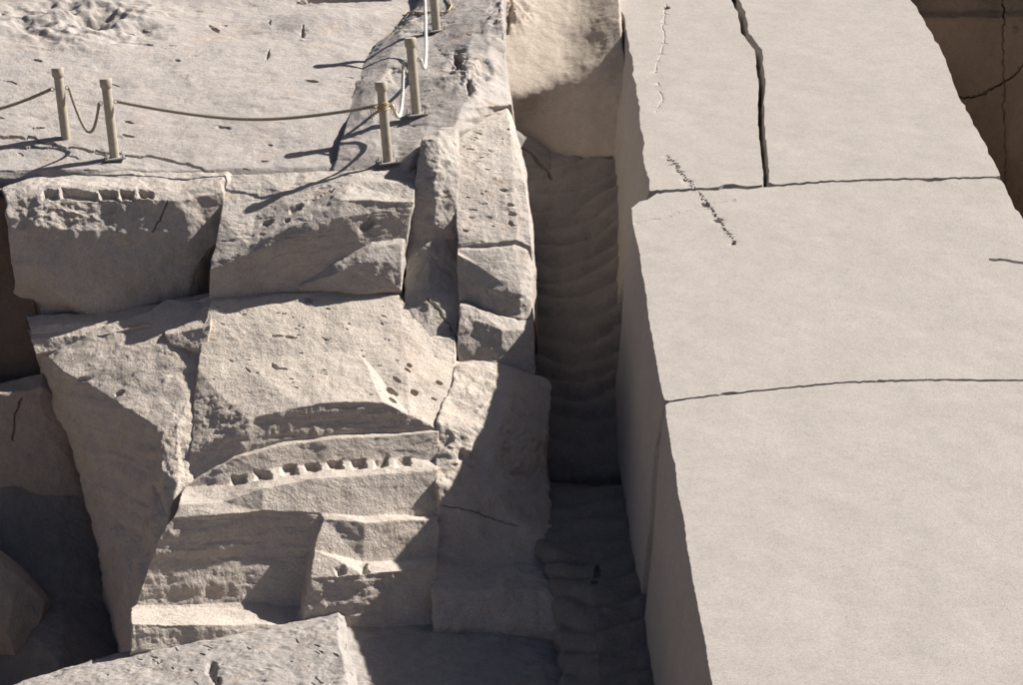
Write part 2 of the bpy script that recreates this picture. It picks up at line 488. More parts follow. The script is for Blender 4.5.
def off(pts, dx, dy):
    P = np.array([(x / 14.0, y / 14.0, 3.0 * (dy > 0)) for x, y in pts])
    k = 0.75 + 0.9 * np.abs(fbm(P, 3, 0.6, 17.0)) + 1.3 * sstep(0.35, 0.6, fbm(P * 0.6, 2, 0.5, 41.0))
    return [(x + dx, y + dy * q) for (x, y), q in zip(pts, k)]
pegs = []
rp = random.Random(12)
for k in range(46):
    t = k / 45.0
    x = 668 + 67 * t + rp.uniform(-0.8, 0.8) + 3 * math.sin(t * 3.0); y = 156 + 88 * t + rp.uniform(-0.6, 0.6)
    pegs.append(('pit', x, y, rp.uniform(1.2, 2.2), rp.uniform(0.6, 1.0), -20 + rp.uniform(-20, 20), 0.05))
pegs += [('pit', 706, 205, 4, 2.2, 0, 0.05), ('pit', 734, 243, 3, 3, 0, 0.06)]
hair = ('crack', jag([(667, 5), (664, 25), (665, 42), (659, 60), (656, 75), (660, 92), (663, 98), (656, 112)], 2.5, 0.9, 13), 0.85, 0.008)
obf_top = [hair, ('pit', 667, 8, 4, 1.5, 0, 0.04)] + [p for p in pegs if p[2] < 189]
obf_mid = [p for p in pegs if p[2] > 194] + [('crack', jag([(990, 260), (1005, 260.5), (1014, 262), (1030, 265)], 5, 0.5, 14), 1.1, 0.035),
           ('crack', jag([(637, 224), (660, 219), (700, 209), (735, 200)], 6, 0.8, 15), 0.6, 0.006)]

ob = bpy.data.objects.new('unfinished_obelisk', None); COL.objects.link(ob)
ob.location = tuple(at(690, 560, -1.0) + np.array([1.0, 0, -2.5]))
tag(ob, 'huge pale smooth granite obelisk lying cracked in its quarry trench', 'obelisk')
secs = []
isL = lambda px, py: px < 600 + 0.167 * (py + 70) + 26 and True
secs.append(ob_section('shaft_section', leftU + [(650, 191)] + off(crackA[1:], 0, -1.6)[:-1] + [(763, 185)] + split[::-1][1:] + [(731, -70)],
                       lambda px, py: px < 655 and px < 640 + 0.2 * (py - 100) + 6, feats=obf_top, seed=1, batter=0.3))
secs.append(ob_section('shaft_section', [(743, -70), (742, -40)] + [(x + 8.5 - 2.5 * (i / len(split)), y) for i, (x, y) in enumerate(split[1:-1])] + [(771, 183)] + off(crackA2[1:], 0, -1.1)[:-1] + rightU,
                       lambda px, py: px < 772 and py < 184, batter=0.26, seed=2))
midout = leftM + [(665, 401)] + off(crackB[1:-1], 0, -1.0) + rightM[::-1][0:] + off(crackA2[::-1], 0, 1.1)[1:] + off(crackA[::-1], 0, 1.4)[:-2] + [(655, 195), (648, 200), (640, 202)]
secs.append(ob_section('shaft_section', midout, lambda px, py: px < 630 + 0.17 * (py - 205) + 12 and py > 203 and py < 402.5, feats=obf_mid, seed=3))
lowout = leftL + [(1330, 780), (1112, 384)] + off(crackB[::-1], 0, 1.0)[1:-1]
secs.append(ob_section('shaft_section', lowout, lambda px, py: px < 664 + 0.17 * (py - 400) + 12 and py > 403, feats=(), seed=4))
for o in secs:
    o.parent = ob; o.matrix_parent_inverse = Matrix.Translation(-ob.location)

# ------------------------------------------------------------------ trench
def scal(V, x, y, N):
    ph = V[:, 1] * 0.62 + V[:, 2] * 0.9 + 0.25 * fbm(V / 0.9, 2, 0.5, 4.0) - 0.5 * (V[:, 0] - 0.9) ** 2
    t = (ph / 0.40) % 1.0
    return 0.11 * np.abs(np.sin(np.pi * t)) * sstep(80, 200, y) * (0.6 + 0.4 * fbm(V / 0.6, 2, 0.5, 8.0))
ew = Rock().loft([
    [(486, -60, 12.0), (520, -60, 12.6), (550, -60, 13.2), (580, -60, 13.6), (619, -60, 13.6)],
    [(490, 15, 11.0), (515, 12, 11.3), (545, 7, 11.7), (580, 3, 11.9), (621, 0, 11.5)],
    [(494, 65, 10.2), (520, 62, 10.4), (548, 54, 10.7), (582, 42, 10.95), (623, 32, 10.6)],
    [(498, 100, 9.7), (524, 94, 9.9), (550, 84, 10.1), (582, 75, 10.1), (625, 68, 9.7)],
    [(500, 128, 9.9), (524, 122, 10.0), (550, 112, 9.95), (582, 106, 9.7), (625, 102, 9.2)],
    [(500, 175, 9.7), (524, 170, 9.6), (550, 165, 9.4), (582, 160, 9.1), (625, 155, 8.6)]], False, 4).close((0, 0.8, -0.8))
struct(ew.build('trench_end_wall', M_END, L=0.045, rnd=4, warp=0.07, wl=0.9, fine=0.02, fl=0.3,
                feats=[('rough', 512, 14, 22, 20, 0.16), ('crack', [(508, -20), (509, 20), (508, 34)], 1.6, 0.08)]))
tr = Rock().loft([
    [(498, 118, 9.75), (524, 132, 9.85), (551, 152, 9.4), (582, 158, 9.0), (626, 160, 8.4)],
    [(498, 130, 9.6), (524, 144, 9.55), (551, 164, 9.05), (582, 170, 8.6), (626, 170, 8.0)],
    [(498, 160, 9.1), (524, 170, 8.9), (551, 185, 8.4), (582, 190, 8.0), (626, 190, 7.4)],
    [(498, 225, 7.4), (550, 228, 7.2), (590, 228, 6.9), (626, 220, 6.6)],
    [(498, 300, 5.2), (560, 312, 4.9), (600, 312, 4.7), (632, 300, 4.7)],
    [(500, 390, 3.3), (560, 402, 3.2), (610, 402, 3.1), (650, 390, 3.2)],
    [(500, 462, 2.1), (560, 470, 2.0), (610, 470, 2.0), (660, 462, 2.1)],
    [(500, 480, 2.1), (560, 486, 2.0), (610, 486, 2.0), (662, 480, 2.1)],
    [(510, 497, 1.2), (560, 498, 1.1), (610, 496, 1.1), (666, 494, 1.2)],
    [(540, 540, .0), (575, 545, -.2), (620, 545, -.2), (676, 540, -.1)],
    [(558, 600, -1.35), (595, 602, -1.7), (640, 600, -1.7), (696, 600, -1.6)],
    [(564, 685, -3.1), (600, 688, -3.5), (648, 685, -3.5), (716, 685, -3.4)],
    [(570, 800, -5.8), (610, 805, -6.1), (655, 800, -6.1), (736, 800, -6.0)]], False).close((0, 0.6, -1.2))
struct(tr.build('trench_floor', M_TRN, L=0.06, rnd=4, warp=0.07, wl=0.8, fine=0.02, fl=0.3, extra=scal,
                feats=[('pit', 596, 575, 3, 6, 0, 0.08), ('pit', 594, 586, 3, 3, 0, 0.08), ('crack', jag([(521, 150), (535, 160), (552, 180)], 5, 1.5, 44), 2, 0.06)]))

# ------------------------------------------------------------------ upper terrace and ridge
te = Rock().loft([
    [(-120, -140, 14.0), (100, -140, 14.0), (250, -140, 14.0), (440, -140, 14.0)],
    [(-120, -30, 10.2), (100, -30, 10.2), (250, -32, 10.3), (440, -35, 10.6)],
    [(-120, 10, 9.0), (100, 14, 8.9), (250, 8, 9.2), (430, 5, 9.3)],
    [(-120, 45, 7.7), (100, 42, 7.9), (250, 40, 8.1), (420, 35, 8.3)],
    [(-120, 110, 6.1), (100, 105, 6.2), (250, 105, 6.2), (400, 100, 6.4)],
    [(-120, 160, 5.15), (100, 158, 5.15), (250, 155, 5.2), (390, 150, 5.35)],
    [(-120, 182, 4.78), (100, 180, 4.8), (230, 178, 4.85), (390, 176, 4.85)],
    [(-120, 230, 4.9), (100, 240, 5.0), (240, 240, 5.0), (390, 220, 5.0)]], True, 3).close((0, 0.8, -1.2))
marks = [('pit', 270, 55, 1.5, 6, 8, 0.06), ('pit', 270, 25, 1.6, 4, 0, 0.05), ('pit', 213, 29, 6, 2, 25, 0.06), ('pit', 303, 35, 2, 4, 0, 0.05), ('pit', 313, 82, 7, 1.5, 10, 0.03)]
rt = random.Random(5)
for k in range(26):
    marks.append(('pit', rt.uniform(0, 360), rt.uniform(5, 170), rt.uniform(3, 9), rt.uniform(0.8, 1.6), rt.uniform(-5, 15), rt.uniform(0.012, 0.03)))
struct(te.build('rock_terrace', M_GREY, L=0.055, rnd=2, warp=0.09, wl=1.2, fine=0.012, fl=0.2, flake=0.009,
                feats=[('rough', 75, 22, 90, 26, 0.30, 2.4), ('rough', 70, 22, 60, 16, 0.05, 1.5), ('rough', 150, 15, 60, 14, 0.05), ('bump', 320, 22, 90, 14, -6, 0.18),
                       ('crack', jag([(20, 150), (60, 148), (110, 155), (170, 158), (215, 172)], 6, 1.5, 31), 1.3, 0.05),
                       ('crack', jag([(0, 138), (35, 140), (60, 149)], 5, 1.5, 32), 1.6, 0.06),
                       ('box', 345, 0, 42, 3, -3, 0.25)] + marks))

rg = Rock().loft([
    [(425, -150, 14.2), (445, -165, 14.0), (470, -160, 13.6), (500, -150, 13.5), (520, -150, 13.6)],
    [(425, -45, 10.9), (440, -55, 10.6), (460, -45, 10.2), (490, -45, 9.8), (508, -45, 9.9)],
    [(412, 12, 9.0), (428, -2, 8.9), (445, 5, 8.5), (480, 8, 8.0), (502, 5, 7.9)],
    [(376, 44, 8.0), (402, 32, 7.95), (430, 38, 7.6), (470, 45, 6.9), (506, 40, 7.0)],
    [(356, 84, 6.8), (384, 70, 6.75), (418, 78, 6.4), (470, 85, 5.95), (512, 85, 6.4)],
    [(348, 112, 6.05), (374, 102, 6.0), (405, 110, 5.85), (460, 108, 5.5), (514, 104, 6.0)],
    [(344, 142, 5.3), (372, 139, 5.25), (400, 142, 5.15), (452, 132, 5.1), (512, 122, 6.3)],
    [(330, 178, 4.75), (372, 172, 4.65), (400, 170, 4.6), (425, 165, 4.7), (500, 160, 6.2)],
    [(325, 215, 4.75), (372, 212, 4.65), (400, 210, 4.6), (425, 210, 4.8), (500, 200, 6.2)]], True, 2).close((0, 0.8, -1.2))
struct(rg.build('rock_ridge', M_GREY, L=0.045, rnd=2, warp=0.08, wl=0.8, fine=0.014, fl=0.2, flake=0.009,
                feats=[('rough', 470, 75, 26, 24, 0.12), ('pit', 458, 62, 6, 10, -25, 0.10), ('pit', 470, 88, 4, 9, 0, 0.12), ('pit', 486, 70, 10, 9, 20, 0.06),
                       ('rough', 500, 15, 16, 25, 0.08), ('crack', [(508, 0), (508, 20), (507, 45), (512, 90)], 1.6, 0.08),
                       ('pit', 398, 75, 12, 9, 40, 0.05), ('rough', 410, 25, 40, 14, 0.05)]))

def chips(n, x0, x1, y0, y1, seed, ang=4, big=1.0):
    q = random.Random(seed); out = []
    for _ in range(n):
        out.append(('pit', q.uniform(x0, x1), q.uniform(y0, y1), q.uniform(1.3, 4.0) * big, q.uniform(0.45, 0.9) * big, ang + q.uniform(-14, 22), q.uniform(0.015, 0.035)))
    return out

# ------------------------------------------------------------------ blocks
lb_feats = [('rough', 60, 215, 60, 18, 0.07)]
for cx, hw in ((50, 8), (78, 16.5), (106, 9), (125, 7.5), (145, 9)):
    lb_feats.append(('box', cx, 195.5 - 0.02 * (cx - 90), hw, 4.5, 3, 0.10))
lb_feats.append(('crack', jag([(168, 200), (162, 215), (152, 232)], 3, 1.4, 33), 0.9, 0.04))
lb = Rock().loft([
    [(4, 188, 4.6), (40, 177, 4.8), (120, 172, 4.88), (190, 175, 4.82), (226, 173, 4.8), (234, 177, 4.85)],
    [(6, 196, 4.32), (40, 188, 4.38), (110, 187, 4.42), (180, 193, 4.33), (222, 181, 4.5), (230, 182, 4.7)],
    [(8, 204, 4.18), (40, 197, 4.2), (110, 198, 4.22), (180, 200, 4.2), (223, 192, 4.4), (231, 196, 4.7)],
    [(10, 232, 3.95), (40, 228, 3.95), (120, 232, 4.02), (190, 232, 4.1), (223, 225, 4.3), (230, 225, 4.7)],
    [(12, 262, 3.9), (45, 268, 3.88), (100, 285, 3.9), (150, 272, 3.98), (200, 262, 4.1), (222, 260, 4.6)],
    [(14, 276, 3.92), (45, 285, 3.9), (92, 318, 3.9), (130, 308, 3.92), (190, 298, 4.0), (213, 296, 4.4)],
    [(14, 300, 4.2), (45, 310, 4.15), (92, 328, 4.1), (130, 320, 4.1), (190, 308, 4.1), (213, 304, 4.4)],
    [(14, 340, 4.1), (45, 340, 4.1), (92, 345, 4.1), (130, 335, 4.1), (190, 320, 4.1), (213, 316, 4.4)]]).close((0, 0.5, -0.35))
tag(lb.build('cliff_block', M_MID, L=0.026, rnd=1, warp=0.07, wl=0.7, fine=0.024, fl=0.22, ridge=0.02, feats=lb_feats),
    'broad shaded granite block with a row of square wedge notches along its rim', 'rock')

wf = [('pit', 268, 222, 7, 3, -20, 0.06), ('pit', 297, 209, 9, 2.5, -25, 0.06), ('pit', 287, 221, 3.5, 2, -20, 0.06), ('pit', 328, 194, 10, 1.5, -28, 0.04),
      ('pit', 368, 226, 9, 4, -35, 0.06)]
wb = Rock().loft([
    [(226, 176, 4.78), (262, 174, 4.8), (300, 172, 4.82), (340, 170, 4.8), (375, 167, 4.72), (416, 169, 4.6)],
    [(222, 215, 4.1), (258, 208, 4.2), (285, 200, 4.2), (318, 190, 4.25), (352, 182, 4.25), (416, 184, 4.2)],
    [(211, 263, 3.42), (248, 246, 3.5), (280, 232, 3.52), (312, 219, 3.55), (343, 200, 3.68), (372, 189, 3.8), (415, 203, 3.85)][:5] + [(415, 203, 3.85)],
    [(211, 270, 3.36), (247, 254, 3.42), (280, 242, 3.44), (312, 232, 3.46), (340, 216, 3.56), (412, 216, 3.8)],
    [(211, 300, 3.36), (248, 297, 3.40), (280, 293, 3.42), (312, 290, 3.44), (340, 288, 3.48), (402, 290, 3.6)],
    [(211, 320, 3.6), (248, 317, 3.8), (280, 313, 3.85), (312, 310, 3.9), (340, 308, 3.9), (402, 310, 3.9)]]).close((0, 0.5, -0.4))
tag(wb.build('wedge_block', M_MID, L=0.024, rnd=1, warp=0.05, wl=0.6, fine=0.014, flake=0.01, feats=wf),
    'long wedge shaped granite block with sloping top lying on the flat slab', 'rock')
wl_ = Rock().loft([
    [(318, 262, 3.6), (352, 243, 3.75), (376, 230, 3.95), (407, 236, 3.9), (411, 240, 4.1)],
    [(300, 282, 3.46), (340, 266, 3.4), (370, 250, 3.45), (405, 243, 3.6), (410, 246, 4.1)],
    [(299, 286, 3.40), (335, 275, 3.32), (366, 262, 3.34), (404, 262, 3.44), (409, 266, 4.1)],
    [(300, 290, 3.38), (335, 291, 3.30), (366, 293, 3.28), (402, 291, 3.34), (405, 291, 4.0)],
    [(300, 305, 3.6), (335, 306, 3.6), (366, 306, 3.6), (402, 306, 3.6), (405, 306, 4.1)]]).close((0, 0.4, -0.3))
tag(wl_.build('rock_lump', M_MID, L=0.024, rnd=1, warp=0.06, wl=0.5, fine=0.016),
    'low bulging granite lump at the right foot of the wedge block', 'rock')

# upright rough stone between wedge block and beam
pl = Rock().loft([
    [(426, 134, 4.75), (440, 128, 4.85), (458, 126, 4.9)],
    [(420, 142, 4.5), (438, 138, 4.5), (458, 132, 4.7)],
    [(416, 185, 4.15), (436, 185, 4.05), (458, 182, 4.2)],
    [(412, 220, 3.95), (434, 225, 3.88), (458, 225, 4.0)],
    [(408, 242, 3.9), (430, 240, 3.85), (458, 240, 3.95)],
    [(404, 290, 3.45), (430, 275, 3.5), (458, 262, 3.7)],
    [(402, 320, 2.95), (430, 315, 2.95), (458, 310, 3.1)],
    [(398, 345, 2.65), (425, 336, 2.72), (458, 338, 2.75)],
    [(398, 370, 2.4), (425, 372, 2.4), (458, 372, 2.4)]]).close((0, 0.5, -0.4))
tag(pl.build('gully_rock', M_MID, L=0.022, rnd=1, warp=0.07, wl=0.45, fine=0.02, feats=[('rough', 436, 185, 18, 48, 0.05), ('crack', jag([(428, 300), (440, 312), (452, 330)], 4, 1, 40), 1.4, 0.05)]),
    'rough brown granite rib sunk in the gully beside the long beam of rock', 'rock')
gs = Rock().loft([
    [(392, 342, 2.78), (412, 335, 2.91), (432, 332, 2.96), (457, 334, 2.91)],
    [(396, 345, 2.61), (415, 344, 2.58), (435, 338, 2.66), (456, 338, 2.66)],
    [(398, 350, 2.51), (418, 354, 2.41), (438, 362, 2.26), (456, 367, 2.21)],
    [(398, 360, 2.66), (418, 366, 2.56), (438, 372, 2.46), (456, 376, 2.36)]]).close((0, 0.4, -0.2))
tag(gs.build('stone_step', M_TAN, L=0.02, rnd=1, warp=0.04, wl=0.4, fine=0.012),
    'small triangular granite step at the head of the slab with drilled holes', 'rock')

# the beam: three blocks in line
def side_nicks(V, x, y, N):
    return 0.016 * sstep(500, 506, x) * (1 - sstep(513, 516, x)) * sstep(0.2, 0.5, fbm(V * np.array([1, 5.0, 5.0]), 2, 0.5, 4.0)) * (y > 180)
b1 = Rock().loft([
    [(455, 122, 5.57), (485, 108, 5.97), (508, 106, 6.07), (514, 116, 5.92), (520, 140, 5.92)],
    [(456, 138, 5.27), (488, 130, 5.42), (511, 128, 5.47), (518, 134, 5.47), (525, 165, 5.42)],
    [(456, 182, 4.52), (490, 178, 4.57), (516, 178, 4.57), (526, 184, 4.52), (532, 225, 4.52)],
    [(457, 236, 3.67), (490, 234, 3.72), (516, 231, 3.77), (530, 238, 3.72), (536, 280, 3.72)],
    [(457, 247, 3.54), (490, 243, 3.57), (516, 240, 3.62), (531, 247, 3.62), (536, 300, 3.62)],
    [(457, 262, 3.62), (490, 262, 3.62), (516, 262, 3.62), (531, 270, 3.62), (536, 320, 3.62)]]).close((0, 0.5, -0.8))
tag(b1.build('stone_beam', M_MID, L=0.024, rnd=1, warp=0.04, wl=0.6, fine=0.014, flake=0.01, extra=side_nicks, feats=[('rough', 478, 150, 22, 40, 0.02), ('pit', 505, 191, 5, 1.2, 0, 0.06), ('pit', 511, 206, 4, 1.6, 0, 0.07), ('pit', 512, 214, 4.5, 2.2, 0, 0.07), ('pit', 510, 223, 3, 1.8, 0, 0.06)] + chips(22, 460, 512, 125, 235, 63)),
    'long flat topped granite beam running back along the deep trench', 'rock')
b2 = Rock().loft([
    [(458, 246, 3.62), (488, 244, 3.67), (516, 241, 3.72), (526, 247, 3.72), (533, 260, 3.72)],
    [(458, 251, 3.44), (484, 250, 3.47), (512, 248, 3.52), (527, 252, 3.57), (534, 270, 3.52)],
    [(458, 256, 3.34), (478, 266, 3.27), (494, 277, 3.14), (523, 293, 3.02), (533, 300, 3.08)],
    [(458, 280, 3.24), (475, 286, 3.18), (492, 294, 3.04), (522, 300, 2.96), (533, 305, 3.04)],
    [(458, 300, 3.16), (474, 305, 3.12), (494, 315, 2.98), (522, 318, 2.90), (532, 319, 2.98)],
    [(458, 315, 3.32), (474, 320, 3.32), (494, 328, 3.22), (522, 330, 3.17), (534, 340, 3.22)]]).close((0, 0.4, -0.5))
tag(b2.build('stone_beam', M_MID, L=0.022, rnd=1, warp=0.045, wl=0.45, fine=0.014, feats=[('box', 509, 304, 20, 11, 6, 0.025)]),
    'squat middle granite block split off in line with the long beam', 'rock')
b3 = Rock().loft([
    [(458, 300, 3.28), (478, 303, 3.23), (500, 312, 3.13), (534, 316, 3.13)],
    [(458, 308, 2.94), (474, 308, 2.96), (500, 318, 2.86), (534, 322, 2.88)],
    [(458, 325, 2.73), (478, 322, 2.74), (503, 330, 2.60), (534, 330, 2.73)],
    [(458, 345, 2.56), (480, 345, 2.52), (505, 348, 2.46), (534, 352, 2.58)],
    [(458, 366, 2.40), (480, 368, 2.38), (500, 370, 2.34), (534, 376, 2.43)],
    [(458, 385, 2.48), (480, 388, 2.48), (500, 390, 2.48), (536, 400, 2.53)]]).close((0, 0.4, -0.4))
tag(b3.build('stone_beam', M_MID, L=0.022, rnd=1, warp=0.06, wl=0.4, fine=0.016),
    'broken lowest granite block in line with the beam, above the shaded corner', 'rock')

# ------------------------------------------------------------------ slab with the stepped quarry face
def pick(V, x, y, N):
    """tool marks: short upright strokes on steep faces"""
    st = 1 - sstep(0.35, 0.7, N[:, 2])
    return st * (0.012 * fbm(V * np.array([14.0, 14.0, 4.0]), 3, 0.6, 14.0) + 0.028 * fbm(V * np.array([1.0, 1.0, 9.0]), 3, 0.55, 6.0))
sf = [('pit', 408, 366.5, 4.0, 2.2, 35, 0.09), ('pit', 408, 372, 4.5, 1.2, 30, 0.05), ('pit', 396.5, 380.5, 5, 1.5, 33, 0.06), ('pit', 393, 392, 6, 2.4, 35, 0.09),
      ('pit', 391.5, 399.7, 4.5, 1.6, 35, 0.06), ('pit', 415, 393.5, 4, 2.2, 35, 0.05), ('pit', 438, 384.5, 3.5, 1.5, 20, 0.05), ('pit', 434, 400, 4, 1.2, 20, 0.03),
      ('pit', 279, 336, 5.5, 1.3, 3, 0.04), ('pit', 291, 337.5, 6.5, 1.3, 5, 0.04), ('pit', 275, 367, 5.5, 1.8, 25, 0.04), ('pit', 284, 369, 4, 1, 5, 0.03), ('pit', 248, 370, 4.5, 1.2, 40, 0.03), ('pit', 308, 301, 6, 3, 0, 0.05)]
for cx, cy in ((240, 481), (264, 476.5), (289, 470.5), (312, 467.5), (335, 465), (359, 463.5), (381, 463), (403, 463.5)):
    sf.append(('box', cx, cy + 0.5, 7.6, 4.4, -6, 0.075))
sf += [('rough', 222, 430, 34, 40, 0.04), ('box', 341, 571, 5, 5, -20, 0.06), ('box', 365, 568, 4, 5, -20, 0.06), ('crack', jag([(455, 368), (447, 395), (437, 425)], 5, 1, 41), 0.8, 0.012)]
st = Rock().loft([
    [(214, 292, 3.75), (250, 284, 3.95), (300, 280, 4), (326.4, 280, 4), (330, 280, 4), (360, 280, 4), (405, 284, 3.9), (412, 300, 3.6)],
    [(211, 303, 3.22), (250, 299, 3.28), (300, 294, 3.36), (326.4, 293.12, 3.38), (330, 293, 3.38), (360, 294, 3.36), (400, 297, 3.3), (420, 345, 2.55)],
    [(196, 370, 2.25), (245, 360, 2.3), (300, 355, 2.32), (326.4, 352.36, 2.35), (330, 352, 2.35), (360, 352, 2.3), (405, 355, 2.25), (455, 366, 2.22)],
    [(190, 455, 1.08), (249, 421, 1.18), (300, 408, 1.2), (331.68, 403.6, 1.21), (336, 403, 1.21), (382, 402, 1.2), (410, 415, 1.1), (440, 427, 1.05)],
    [(186, 485, 0.88), (235, 457, 0.97), (285, 443, 1.03), (324.6, 437.72, 1.05), (330, 437, 1.05), (380, 434, 1.05), (410, 433, 1), (440, 432, 0.97)],
    [(186, 488, 0.78), (235, 460, 0.87), (285, 446, 0.92), (324.6, 440.72, 0.938), (330, 440, 0.94), (380, 437, 0.94), (410, 436, 0.92), (440, 434, 0.92)],
    [(183, 494, 0.65), (225, 487, 0.68), (272, 470, 0.75), (312.48, 464.72, 0.768), (318, 464, 0.77), (380, 459, 0.78), (410, 460, 0.76), (439, 463, 0.72)],
    [(180, 506, 0.28), (222, 503, 0.3), (263, 489, 0.32), (311.4, 479.32, 0.39), (318, 478, 0.4), (364, 475, 0.44), (405, 473, 0.47), (439, 471, 0.5)],
    [(174, 520, 0.15), (217, 514, 0.16), (263, 511, 0.16), (321.08, 511.88, 0.169), (329, 512, 0.17), (364, 517, 0.16), (408, 516, 0.2), (438, 516, 0.22)],
    [(168, 527, 0.13), (217, 521, 0.15), (263, 517, 0.16), (320, 518, 0.15), (325, 518, 0.08), (364, 523, -0.02), (408, 521, 0.04), (438, 521, 0.06)],
    [(150, 565, -0.03), (217, 560, -0.01), (265, 560, 0), (311, 556, 0), (316, 550, -0.18), (364, 562, -0.25), (400, 561, -0.18), (438, 559, -0.14)],
    [(135, 606, -0.22), (215, 605, -0.24), (268, 605, -0.26), (303, 600, -0.24), (312, 578, -0.5), (364, 573, -0.52), (400, 571, -0.5), (438, 569, -0.46)],
    [(132, 609, -0.28), (215, 609, -0.3), (270, 608, -0.32), (300, 606, -0.28), (308, 592, -0.58), (364, 592, -0.6), (400, 592, -0.55), (438, 592, -0.52)],
    [(131, 626, -0.8), (215, 624, -0.78), (268, 624, -0.7), (296, 621, -0.6), (304, 618, -0.66), (364, 628, -0.75), (400, 628, -0.72), (438, 628, -0.7)],
    [(131, 652, -0.92), (215, 648, -0.9), (268, 640, -0.8), (299.68, 640, -0.8), (304, 640, -0.8), (364, 645, -0.85), (400, 645, -0.85), (438, 645, -0.85)],
    [(128, 690, -0.8), (215, 690, -0.8), (268, 690, -0.7), (299.68, 690, -0.7), (304, 690, -0.7), (364, 690, -0.7), (400, 690, -0.7), (438, 690, -0.7)]]).close((0, 0.9, -0.5))
sf += chips(42, 205, 400, 302, 395, 61, 4, 0.8)
tag(st.build('stepped_slab', M_TAN, L=0.024, rnd=1, warp=0.05, wl=0.6, fine=0.007, flake=0.005, extra=pick, feats=sf, maxtri=420000),
    'pale granite slab whose stepped quarried front bears a row of scooped wedge holes', 'rock')

# right lower stepped rock
rl = Rock().loft([
    [(456, 362, 2.42), (482, 364, 2.42), (505, 368, 2.37), (518, 372, 2.31), (546, 380, 2.48)],
    [(455, 369, 2.22), (482, 373, 2.14), (505, 376, 2.10), (517, 379, 2.07), (546, 390, 2.29)],
    [(448, 395, 1.68), (478, 395, 1.68), (500, 395, 1.68), (512, 392, 1.74), (546, 410, 1.97)],
    [(439, 427, 1.00), (468, 430, 1.00), (488, 430, 1.00), (498, 429, 1.03), (546, 445, 1.50)],
    [(438, 440, 0.90), (468, 441, 0.88), (488, 440, 0.92), (501, 440, 0.96), (546, 460, 1.35)],
    [(438, 470, 0.62), (466, 470, 0.66), (488, 470, 0.68), (503, 470, 0.76), (547, 485, 1.05)],
    [(438, 484, 0.38), (466, 486, 0.36), (490, 486, 0.42), (506, 486, 0.55), (547, 500, 0.85)],
    [(437, 516, 0.20), (466, 517, 0.20), (490, 516, 0.25), (510, 514, 0.33), (548, 520, 0.55)],
    [(436, 566, -0.12), (466, 568, -0.12), (500, 567, -0.12), (528, 565, -0.08), (560, 556, 0.00)],
    [(435, 574, -0.30), (466, 576, -0.32), (500, 575, -0.32), (535, 574, -0.30), (564, 570, -0.20)],
    [(434, 590, -0.65), (466, 592, -0.67), (500, 590, -0.68), (540, 590, -0.70), (572, 596, -0.70)],
    [(434, 628, -0.85), (466, 628, -0.85), (500, 628, -0.88), (540, 630, -0.95), (571, 630, -1.05)],
    [(434, 680, -0.80), (466, 680, -0.80), (500, 680, -0.80), (540, 680, -0.90), (578, 684, -1.00)]]).close((0, 0.7, -0.3))
tag(rl.build('corner_rock', M_TAN, L=0.028, rnd=1, warp=0.08, wl=0.6, fine=0.022, ridge=0.02, extra=pick,
             feats=[('crack', jag([(440, 506), (470, 512), (520, 526)], 4, 1, 42), 1.0, 0.03), ('rough', 455, 458, 22, 22, 0.12), ('rough', 520, 460, 30, 60, 0.08), ('rough', 500, 580, 60, 12, 0.07)]),
    'shadowed stepped granite corner where the trench turns past the jointed face', 'rock')

# spur on the left
sp = Rock().loft([
    [(165, 300, 3.7), (216, 306, 3.4), (214, 360, 2.6), (208, 425, 1.7), (205, 485, .95)],
    [(150, 312, 3.5), (206, 330, 3.0), (200, 372, 2.3), (194, 425, 1.5), (196, 485, .85)],
    [(95, 330, 3.5), (160, 345, 2.85), (165, 388, 2.2), (176, 428, 1.45), (188, 486, .8)],
    [(36, 352, 3.5), (72, 376, 2.75), (118, 402, 2.15), (158, 432, 1.45), (180, 490, .72)],
    [(45, 385, 3.5), (78, 420, 2.6), (118, 450, 1.95), (152, 480, 1.25), (172, 520, .5)],
    [(72, 450, 3.0), (90, 490, 2.3), (115, 515, 1.7), (140, 545, 1.0), (155, 562, .15)],
    [(95, 520, 2.5), (100, 550, 1.9), (114, 575, 1.3), (128, 595, .6), (137, 604, -.15)],
    [(105, 600, 2.0), (112, 618, 1.5), (120, 632, .8), (128, 648, .1), (132, 656, -.7)],
    [(110, 650, 2.0), (115, 665, 1.5), (122, 680, .8), (128, 690, .1), (132, 695, -.5)]]).close((0.5, 0.6, -0.5))
tag(sp.build('rock_spur', M_TAN, L=0.032, rnd=1, warp=0.08, wl=0.6, fine=0.011, flake=0.006, ridge=0.012, extra=pick,
             feats=[('rough', 172, 465, 26, 50, 0.05), ('pit', 84, 380, 6, 2.5, -10, 0.05), ('pit', 120, 393, 5, 2.5, -20, 0.05)]),
    'tall granite spur with sunlit sloping top and brown shaded flank', 'rock')
